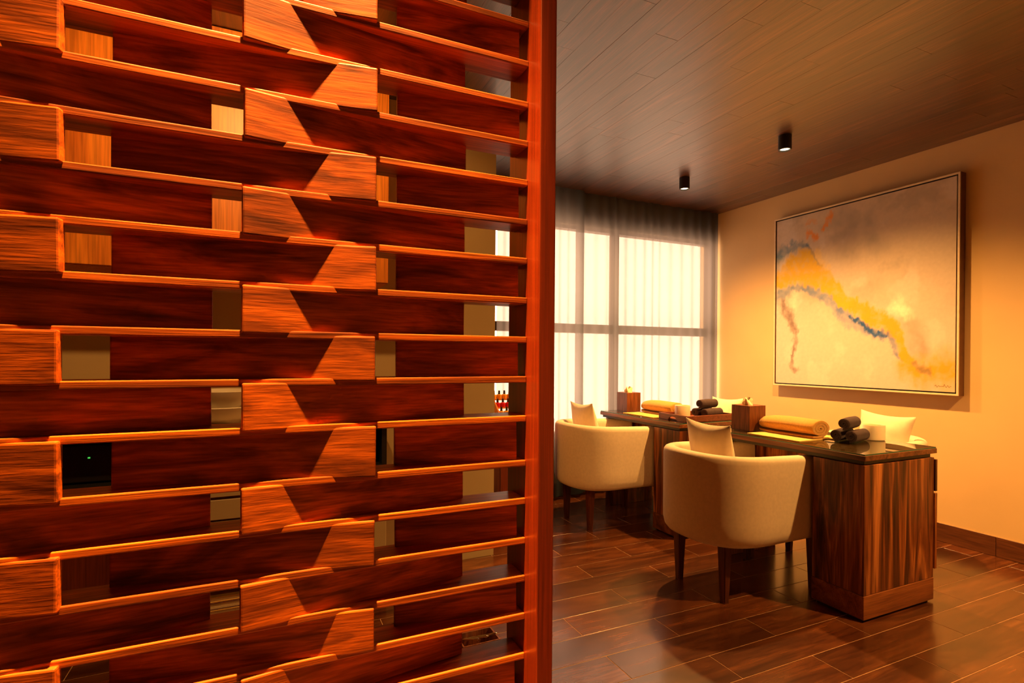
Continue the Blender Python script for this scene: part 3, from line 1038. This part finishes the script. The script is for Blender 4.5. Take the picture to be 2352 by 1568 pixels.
# ------------------------------------------------------------------ rolled towels
def roll_mesh(name, length, r, turns, mat, squash=1.0, r0=0.15, tail=0.0, seed=0, taper=1.0):
    """a towel rolled into a spiral; axis along local x, resting on z = 0"""
    na = int(22 * turns)
    pitch = r * (1 - r0) / turns
    th_ = pitch * 0.44
    poly_o, poly_i = [], []
    for a in range(na + 1):
        t = a / na
        ang = -2 * math.pi * turns * (1 - t) - math.pi * 0.5 + 0.15
        rad = r * r0 + r * (1 - r0) * t - th_
        poly_o.append((math.cos(ang) * (rad + th_), math.sin(ang) * (rad + th_)))
        poly_i.append((math.cos(ang) * (rad - th_), math.sin(ang) * (rad - th_)))
    if tail:
        yo, zo = poly_o[-1]
        for s in range(1, 6):
            poly_o.append((yo + tail * s / 5, -r + 0.0))
            poly_i.append((yo + tail * s / 5, -r + th_ * 1.6))
    loop = poly_o + list(reversed(poly_i))
    bm = bmesh.new()
    rings = []
    prof = [(-0.5, 0.93), (-0.485, 0.985), (-0.3, 1.0), (-0.1, 1.03), (0.1, 1.03), (0.3, 1.0 - 0.1 * (1 - taper)), (0.44, 0.985 - 0.4 * (1 - taper)), (0.485, 0.985 - 0.8 * (1 - taper)), (0.5, 0.93 - 1.1 * (1 - taper))]
    for q, (t, s) in enumerate(prof):
        ring = []
        for (y, z) in loop:
            w_ = 1 + 0.035 * noise.noise(Vector((t * 5 + seed, y * 18, z * 18)))
            ring.append((t * length, y * s * w_, (z * s * w_) * squash + r * squash * (0.5 + 0.5 * s)))
        rings.append(ring)
    vr = [[bm.verts.new(p_) for p_ in r_] for r_ in rings]
    n = len(loop)
    for a, b in zip(vr[:-1], vr[1:]):
        for i in range(n):
            j = (i + 1) % n
            bm.faces.new((a[i], a[j], b[j], b[i]))
    m2 = len(poly_o)
    for ringv in (vr[0], vr[-1]):
        for i in range(m2 - 1):
            bm.faces.new((ringv[i], ringv[i + 1], ringv[n - 2 - i], ringv[n - 1 - i]))
    bmesh.ops.recalc_face_normals(bm, faces=bm.faces)
    return to_mesh(name, bm, mat, 55)


# golden towels, one on each table, on a cloth mat
def mat_mesh(sx, sy, seed):
    bm = bmesh.new()
    n = 14
    g = {}
    for i in range(n + 1):
        for j in range(n + 1):
            x, y = (i / n - 0.5) * sx, (j / n - 0.5) * sy
            h_ = 0.0018 + 0.0016 * abs(noise.noise(Vector((x * 20 + seed, y * 20, 0))))
            ex = 0.003 * noise.noise(Vector((y * 30 + seed, i, 2)))
            g[i, j, 1] = bm.verts.new((x + ex, y, h_ + 0.0015))
            g[i, j, 0] = bm.verts.new((x + ex, y, 0.0))
    for i in range(n):
        for j in range(n):
            bm.faces.new((g[i, j, 1], g[i + 1, j, 1], g[i + 1, j + 1, 1], g[i, j + 1, 1]))
            bm.faces.new((g[i, j + 1, 0], g[i + 1, j + 1, 0], g[i + 1, j, 0], g[i, j, 0]))
    rim_ = [(i, 0) for i in range(n)] + [(n, j) for j in range(n)] + [(i, n) for i in range(n, 0, -1)] + [(0, j) for j in range(n, 0, -1)]
    for a, b in zip(rim_, rim_[1:] + rim_[:1]):
        bm.faces.new((g[a[0], a[1], 0], g[b[0], b[1], 0], g[b[0], b[1], 1], g[a[0], a[1], 1]))
    bmesh.ops.recalc_face_normals(bm, faces=bm.faces)
    return to_mesh('table_mat', bm, 'mat_gold', 60)


obj('table_mat', mat_mesh(0.36, 0.34, 1), None, (2.745, 2.115, TOP), (0, 0, 0), label='golden cloth mat under the rolled towel on the near table', category='cloth', group='golden cloth mats')
obj('table_mat', mat_mesh(0.36, 0.36, 5), None, (2.745, 3.305, TOP), (0, 0, 0), label='golden cloth mat under the rolled towel on the window-side table', category='cloth', group='golden cloth mats')
gold = roll_mesh('rolled_towel', 0.37, 0.086, 3.2, 'towel_gold', 0.62, 0.12, 0.05, 2, 0.62)
obj('rolled_towel', gold, None, (2.765, 2.155, TOP + 0.0048), (0, 0, math.radians(90)), label='plump golden rolled towel on the near table, beside the tissue box', category='towel', group='golden rolled towels')
obj('rolled_towel', gold, None, (2.79, 3.31, TOP + 0.0048), (0, 0, math.radians(90)), label='plump golden rolled towel on the window-side table, behind the tray', category='towel', group='golden rolled towels')

dark = [roll_mesh('rolled_washcloth', 0.185, 0.035, 2.6, 'towel_dark', 1.0, 0.1, 0.0, s_) for s_ in (3, 6, 9)]
rz_ = math.radians(14)
ux, uy = math.cos(rz_), math.sin(rz_)
cxn, cyn = 2.862, 1.872
for (off, up, me_, lab) in ((0.0362, 0, dark[0], 'dark brown rolled washcloth, lower left of the trio on the near table'),
                            (-0.0362, 0, dark[1], 'dark brown rolled washcloth, lower right of the trio on the near table, beside the candle'),
                            (0.002, 0.0625, dark[2], 'dark brown rolled washcloth lying on top of the trio on the near table')):
    obj('rolled_washcloth', me_, None, (cxn - uy * off, cyn + ux * off, TOP + up), (0, 0, rz_ + (0.05 if up else 0)), label=lab, category='towel', group='dark rolled washcloths')

# far tray with washcloths and candle
TX0, TX1, TY0, TY1 = 2.60, 3.05, 2.815, 3.105
tr = thing('serving_tray', 'reddish wooden tray with cut-out handles on the window-side table', 'tray', ((TX0 + TX1) / 2, (TY0 + TY1) / 2, TOP))
tw, td = (TX1 - TX0) / 2, (TY1 - TY0) / 2
part('tray_base', box_bm((-tw + 0.012, -td + 0.012, 0.002), (tw - 0.012, td - 0.012, 0.012)), 'tray_wood', tr)
for s in (-1, 1):
    part('tray_side', box_bm((-tw, min(s * td, s * (td - 0.012)), 0.0), (tw, max(s * td, s * (td - 0.012)), 0.042), 0.0015), 'tray_wood', tr)
for s in (-1, 1):
    out = [(-td + 0.0125, 0.0), (-0.05, 0.0)]
    for q in range(9):
        a = math.pi - math.pi * q / 8
        out.append((0.042 * math.cos(a), 0.004 + 0.022 * math.sin(a)))
    out += [(0.05, 0.0), (td - 0.0125, 0.0), (td - 0.0125, 0.042), (-td + 0.0125, 0.042)]
    bm = bmesh.new()
    xa, xb = sorted((s * tw, s * (tw - 0.012)))
    b_prism(bm, out, 'X', xa, xb)
    bmesh.ops.triangulate(bm, faces=[f for f in bm.faces if len(f.verts) > 4])
    part('tray_handle_side', bm, 'tray_wood', tr)
for (dx, dy, up, lab) in ((0.0, 0.0362, 0, 'dark rolled washcloth in the wooden tray, lower one towards the window'),
                          (0.0, -0.0362, 0, 'dark rolled washcloth in the wooden tray, lower one towards the tissue box'),
                          (0.0, 0.001, 0.0625, 'dark rolled washcloth in the wooden tray, lying on top of the other two')):
    obj('rolled_washcloth', dark[0], None, (2.915 - dy * 0.3, 2.955 + dy, TOP + 0.0135 + up), (0, 0, math.radians(10)), label=lab, category='towel', group='dark rolled washcloths')


def candle(loc, label):
    t = thing('candle_holder', label, 'candle', loc, 0, 'frosted glass candle holders')
    bm = bmesh.new()
    b_lathe(bm, [(0, 0), (0.050, 0), (0.054, 0.004), (0.054, 0.080), (0.0525, 0.082), (0.0505, 0.080), (0.0505, 0.010), (0, 0.010)], 32)
    part('glass_cup', bm, 'frost', t, 40)
    bm = bmesh.new()
    b_lathe(bm, [(0, 0.0105), (0.049, 0.0105), (0.049, 0.052), (0.044, 0.055), (0, 0.054)], 28)
    wx = part('wax', bm, 'wax', t, 40)
    bm = bmesh.new()
    b_lathe(bm, [(0, 0.0535), (0.0012, 0.0535), (0.001, 0.064), (0, 0.065)], 8)
    part('wick', bm, 'black', wx)
    return t


candle((3.024, 1.845, TOP), 'frosted glass candle holder on the near table beside dark washcloths')
candle((2.745, 3.02, TOP + 0.0135), 'frosted glass candle holder standing in the wooden tray')


def tissue_box(loc, rz, label):
    t = thing('tissue_box', label, 'tissue box', loc, rz, 'wooden tissue boxes')
    s, h_ = 0.068, 0.150
    bm = bmesh.new()
    # four walls and a top with a round hole
    def ring(r_, z, sq_):
        pts = []
        for i in range(32):
            a = 2 * math.pi * (i + 0.5) / 32
            c_, s_ = math.cos(a), math.sin(a)
            if sq_:
                k_ = r_ / max(abs(c_), abs(s_))
                pts.append((c_ * k_, s_ * k_, z))
            else:
                pts.append((c_ * r_, s_ * r_, z))
        return pts
    # true square corners
    b_box(bm, (-s, -s, 0.0), (s, -s + 0.008, h_))
    b_box(bm, (-s, s - 0.008, 0.0), (s, s, h_))
    b_box(bm, (-s, -s + 0.008, 0.0), (-s + 0.008, s - 0.008, h_))
    b_box(bm, (s - 0.008, -s + 0.008, 0.0), (s, s - 0.008, h_))
    part('box_body', bm, 'box_wood', t)
    bm = bmesh.new()
    b_sweep(bm, [ring(s - 0.0082, h_ - 0.010, True), ring(s - 0.0082, h_ - 0.001, True), ring(0.030, h_ - 0.001, False), ring(0.030, h_ - 0.010, False)], caps=False)
    part('box_lid', bm, 'box_wood', t)
    # tissue pulled up into a soft peak
    bm = bmesh.new()
    rings = []
    for q in range(9):
        tt = q / 8
        z = h_ - 0.012 + 0.050 * tt
        rg = []
        for i in range(28):
            a = 2 * math.pi * i / 28
            base = 0.026 * (1 - tt) ** 0.5 + 0.010 * tt
            fold = 1 + 0.45 * math.sin(3 * a + tt * 2.5) * tt + 0.2 * math.sin(7 * a - tt * 3)
            rg.append((base * fold * math.cos(a) * (1 + 0.5 * tt), base * fold * math.sin(a) * (1 - 0.35 * tt) + 0.008 * tt, z + 0.010 * tt * math.sin(2 * a + 1)))
        rings.append(rg)
    b_sweep(bm, rings, caps=False)
    part('tissue', bm, 'tissue', t, 60)
    return t


tissue_box((2.724, 2.418, TOP), 0.0, 'wooden tissue box at the far end of the near table')
tissue_box((2.735, 3.64, TOP), 0.0, 'wooden tissue box in front of the bright curtain on the window-side table')

# ------------------------------------------------------------------ beyond the screen: cabinets and small things
CBX = -0.47
WCZ = 1.576
wc = thing('wall_cabinet', 'orange wooden wall cabinet seen through the lattice screen', 'cabinet', (CBX, DW, WCZ))
part('cabinet_body', box_bm((-1.03, -0.33, 0.0), (1.03, -0.002, H - WCZ - 0.002)), 'cab_orange', wc)
for q in range(4):
    part('door', box_bm((-1.03 + q * 0.515 + 0.001, -0.35, 0.002), (-1.03 + (q + 1) * 0.515 - 0.001, -0.3305, H - WCZ - 0.004), 0.001), 'cab_orange', wc)

bc = thing('base_cabinet', 'low cabinet with dark open niche against the beige wall behind the screen', 'cabinet', (CBX, DW, 0))
part('bottom_board', box_bm((-1.03, -0.35, 0.025), (1.03, -0.02, 0.045)), 'cab_red', bc)
part('plinth', box_bm((-1.0, -0.31, 0.0), (1.0, -0.03, 0.0245)), 'black', bc)
for q in range(3):
    xa = -1.03 + q * 1.018
    part('divider', box_bm((xa, -0.345, 0.0455), (xa + 0.024, -0.021, 0.1995)), 'cab_red', bc)
part('cabinet_body', box_bm((-1.03, -0.33, 0.20), (1.03, -0.02, 0.67)), 'cab_red', bc)
for q in range(4):
    xa, xb = -1.03 + q * 0.515 + 0.003, -1.03 + (q + 1) * 0.515 - 0.003
    for za, zb in ((0.202, 0.478), (0.488, 0.575), (0.588, 0.667)):
        part('drawer_front', box_bm((xa, -0.35, za), (xb, -0.3305, zb), 0.0015), 'laminate' if q in (2, 3) else 'cab_red', bc)
part('niche_back', box_bm((-1.03, -0.06, 0.671), (1.03, -0.03, 0.864)), 'black', bc)
part('niche_floor', box_bm((-1.03, -0.34, 0.671), (1.03, -0.061, 0.676)), 'black', bc)
for q in range(3):
    part('niche_divider', box_bm((-1.03 + q * 1.018, -0.34, 0.677), (-1.006 + q * 1.018, -0.0605, 0.864)), 'black', bc)
obj('countertop', to_mesh('countertop', box_bm((CBX - 1.04, DW - 0.37, 0.865), (CBX + 1.04, DW - 0.003, 0.900), 0.003), 'counter'), None, label='beige stone countertop on the low cabinet behind the screen', category='countertop')


def bowl(loc, r_, h_, label):
    bm = bmesh.new()
    b_lathe(bm, [(0, 0), (r_ * 0.5, 0), (r_ * 0.55, 0.01), (r_ * 0.85, h_ * 0.5), (r_, h_), (r_ * 0.97, h_ + 0.004), (r_ * 0.93, h_), (r_ * 0.78, h_ * 0.5), (r_ * 0.45, 0.02), (0, 0.018)], 40)
    return obj('ceramic_bowl', to_mesh('ceramic_bowl', bm, 'ceramic', 40), None, loc, label=label, category='bowl', group='white bowls on the counter')


bowl((-0.17, 2.85, 0.9005), 0.14, 0.075, 'large white bowl on the counter, below its smaller companion')
bowl((-0.17, 2.85, 0.9005 + 0.0625), 0.125, 0.085, 'white bowl nested on top of the large bowl on the counter')

# magazines lying on the bottom board of the cabinet
bk = [(0.30, 0.22, 0.036, 'book_yellow', 'thick yellow book at the bottom of the stack inside the low cabinet'),
      (0.29, 0.21, 0.030, 'book_red', 'dark red book in the middle of the stack inside the low cabinet'),
      (0.28, 0.20, 0.022, 'book_yellow', 'thin yellow book on top of the stack inside the low cabinet')]
zz_ = 0.0458
for (w_, d_, h_, mt, lab) in bk:
    t = thing('book', lab, 'book', (-0.14, DW - 0.22, zz_), 0.0, 'books stacked in the low cabinet')
    part('cover', box_bm((-w_ / 2, -d_ / 2, 0), (w_ / 2, d_ / 2, 0.003), 0.0005), mt, t)
    part('cover', box_bm((-w_ / 2, -d_ / 2, h_ - 0.003), (w_ / 2, d_ / 2, h_), 0.0005), mt, t)
    part('pages', box_bm((-w_ / 2 + 0.006, -d_ / 2 + 0.005, 0.0032), (w_ / 2 - 0.006, d_ / 2 - 0.004, h_ - 0.0032)), 'paper', t)
    zz_ += h_ + 0.0008

# small tool box on the floor
tb = thing('tool_box', 'small dark box with chrome tools on the floor behind the screen post', 'box', (0.80, 2.06, 0.0))
bm = bmesh.new()
b_box(bm, (-0.08, -0.055, 0.0), (0.08, 0.055, 0.006))
b_box(bm, (-0.08, -0.055, 0.006), (-0.074, 0.055, 0.07))
b_box(bm, (0.074, -0.055, 0.006), (0.08, 0.055, 0.07))
b_box(bm, (-0.074, -0.055, 0.006), (0.074, -0.049, 0.07))
b_box(bm, (-0.074, 0.049, 0.006), (0.074, 0.055, 0.07))
part('box_body', bm, 'box_wood', tb)
for q in range(3):
    bm = bmesh.new()
    b_lathe(bm, [(0, -0.06), (0.004, -0.06), (0.005, -0.02), (0.003, 0.02), (0.005, 0.05), (0, 0.062)], 12)
    part('chrome_tool', bm, 'chrome', tb, 40, loc=(-0.035 + q * 0.033, 0.0, 0.068), rot=(math.radians(70), 0, 0.4 + 0.2 * q))

# polish cabinet and display between screen and window
pc = thing('side_cabinet', 'narrow reddish wooden cabinet behind the screen post, below the polish display', 'cabinet', (1.70, 3.62, 0))
part('cabinet_body', box_bm((-0.21, -0.19, 0.05), (0.21, 0.2, 0.775)), 'cab_red', pc)
part('plinth', box_bm((-0.19, -0.17, 0.0), (0.19, 0.19, 0.0495)), 'black', pc)
for s in (0, 1):
    d_ = part('door', box_bm((-0.208 + s * 0.209, -0.208, 0.055), (-0.002 + s * 0.209, -0.1905, 0.77), 0.001), 'cab_red', pc)
    part('handle', box_bm((-0.03 + s * 0.05, -0.22, 0.55), (-0.02 + s * 0.05, -0.2085, 0.66), 0.002), 'chrome', d_)
rk = thing('display_rack', 'stepped wooden rack holding rows of polish bottles', 'rack', (1.70, 3.62, 0.776))
for s in (-1, 1):
    bm = bmesh.new()
    b_prism(bm, [(-0.10, 0), (0.12, 0), (0.12, 0.19), (0.085, 0.19), (-0.10, 0.03)], 'X', *sorted((s * 0.18, s * 0.17)))
    part('rack_side', bm, 'cab_orange', rk)
for q in range(3):
    part('rack_step', box_bm((-0.1695, -0.095 + q * 0.07, 0.005 + q * 0.055), (0.1695, -0.03 + q * 0.07, 0.013 + q * 0.055)), 'cab_orange', rk)
bottle_me = {}
for nm in ('pol_yellow', 'pol_red'):
    bm = bmesh.new()
    b_lathe(bm, [(0, 0), (0.018, 0), (0.0195, 0.003), (0.0195, 0.030), (0.014, 0.034), (0.007, 0.035), (0, 0.035)], 16)
    bottle_me[nm] = to_mesh('varnish', bm, nm, 40)
bm = bmesh.new()
b_lathe(bm, [(0, 0.0352), (0.0078, 0.0352), (0.0085, 0.037), (0.0068, 0.062), (0, 0.063)], 12)
cap_me = to_mesh('cap', bm, 'black', 40)
steps = (('front', 'yellow'), ('middle', 'red'), ('top', 'yellow'))
nth = ('leftmost', 'second', 'third', 'rightmost')
for q in range(3):
    for i in range(4):
        t = thing('polish_bottle', '%s %s polish bottle with black cap on the %s step of the rack' % (nth[i], steps[q][1], steps[q][0]), 'bottle',
                  (1.70 - 0.147 + i * 0.042, 3.62 - 0.0625 + q * 0.07, 0.776 + 0.0135 + q * 0.055), 0, 'polish bottles on the %s step' % steps[q][0])
        obj('varnish', bottle_me['pol_red' if q == 1 else 'pol_yellow'], t)
        obj('cap', cap_me, t)

# black receiver with a small green light, standing in the dark niche
rc = thing('receiver', 'black electronic receiver with a green light inside the dark niche', 'receiver', (-0.67, 2.87, 0.6768))
part('case', box_bm((-0.16, -0.10, 0.006), (0.16, 0.12, 0.16), 0.004), 'black', rc)
for fx in (-0.13, 0.13):
    for fy in (-0.08, 0.09):
        bm = bmesh.new()
        b_lathe(bm, [(0, 0), (0.012, 0), (0.012, 0.0058), (0, 0.0058)], 12)
        part('foot', bm, 'black', rc, 40, loc=(fx, fy, 0))
bm = bmesh.new()
b_lathe(bm, [(0, 0), (0.022, 0), (0.020, 0.014), (0, 0.015)], 20)
part('dial', bm, 'black', rc, 40, loc=(-0.09, -0.1005, 0.085), rot=(math.radians(90), 0, 0))
MAT['led'] = plain('green_led', (0.1, 0.8, 0.1), emit=((0.1, 0.9, 0.12), 0.6))
part('led', box_bm((0.010, -0.103, 0.105), (0.018, -0.1004, 0.111)), 'led', rc)
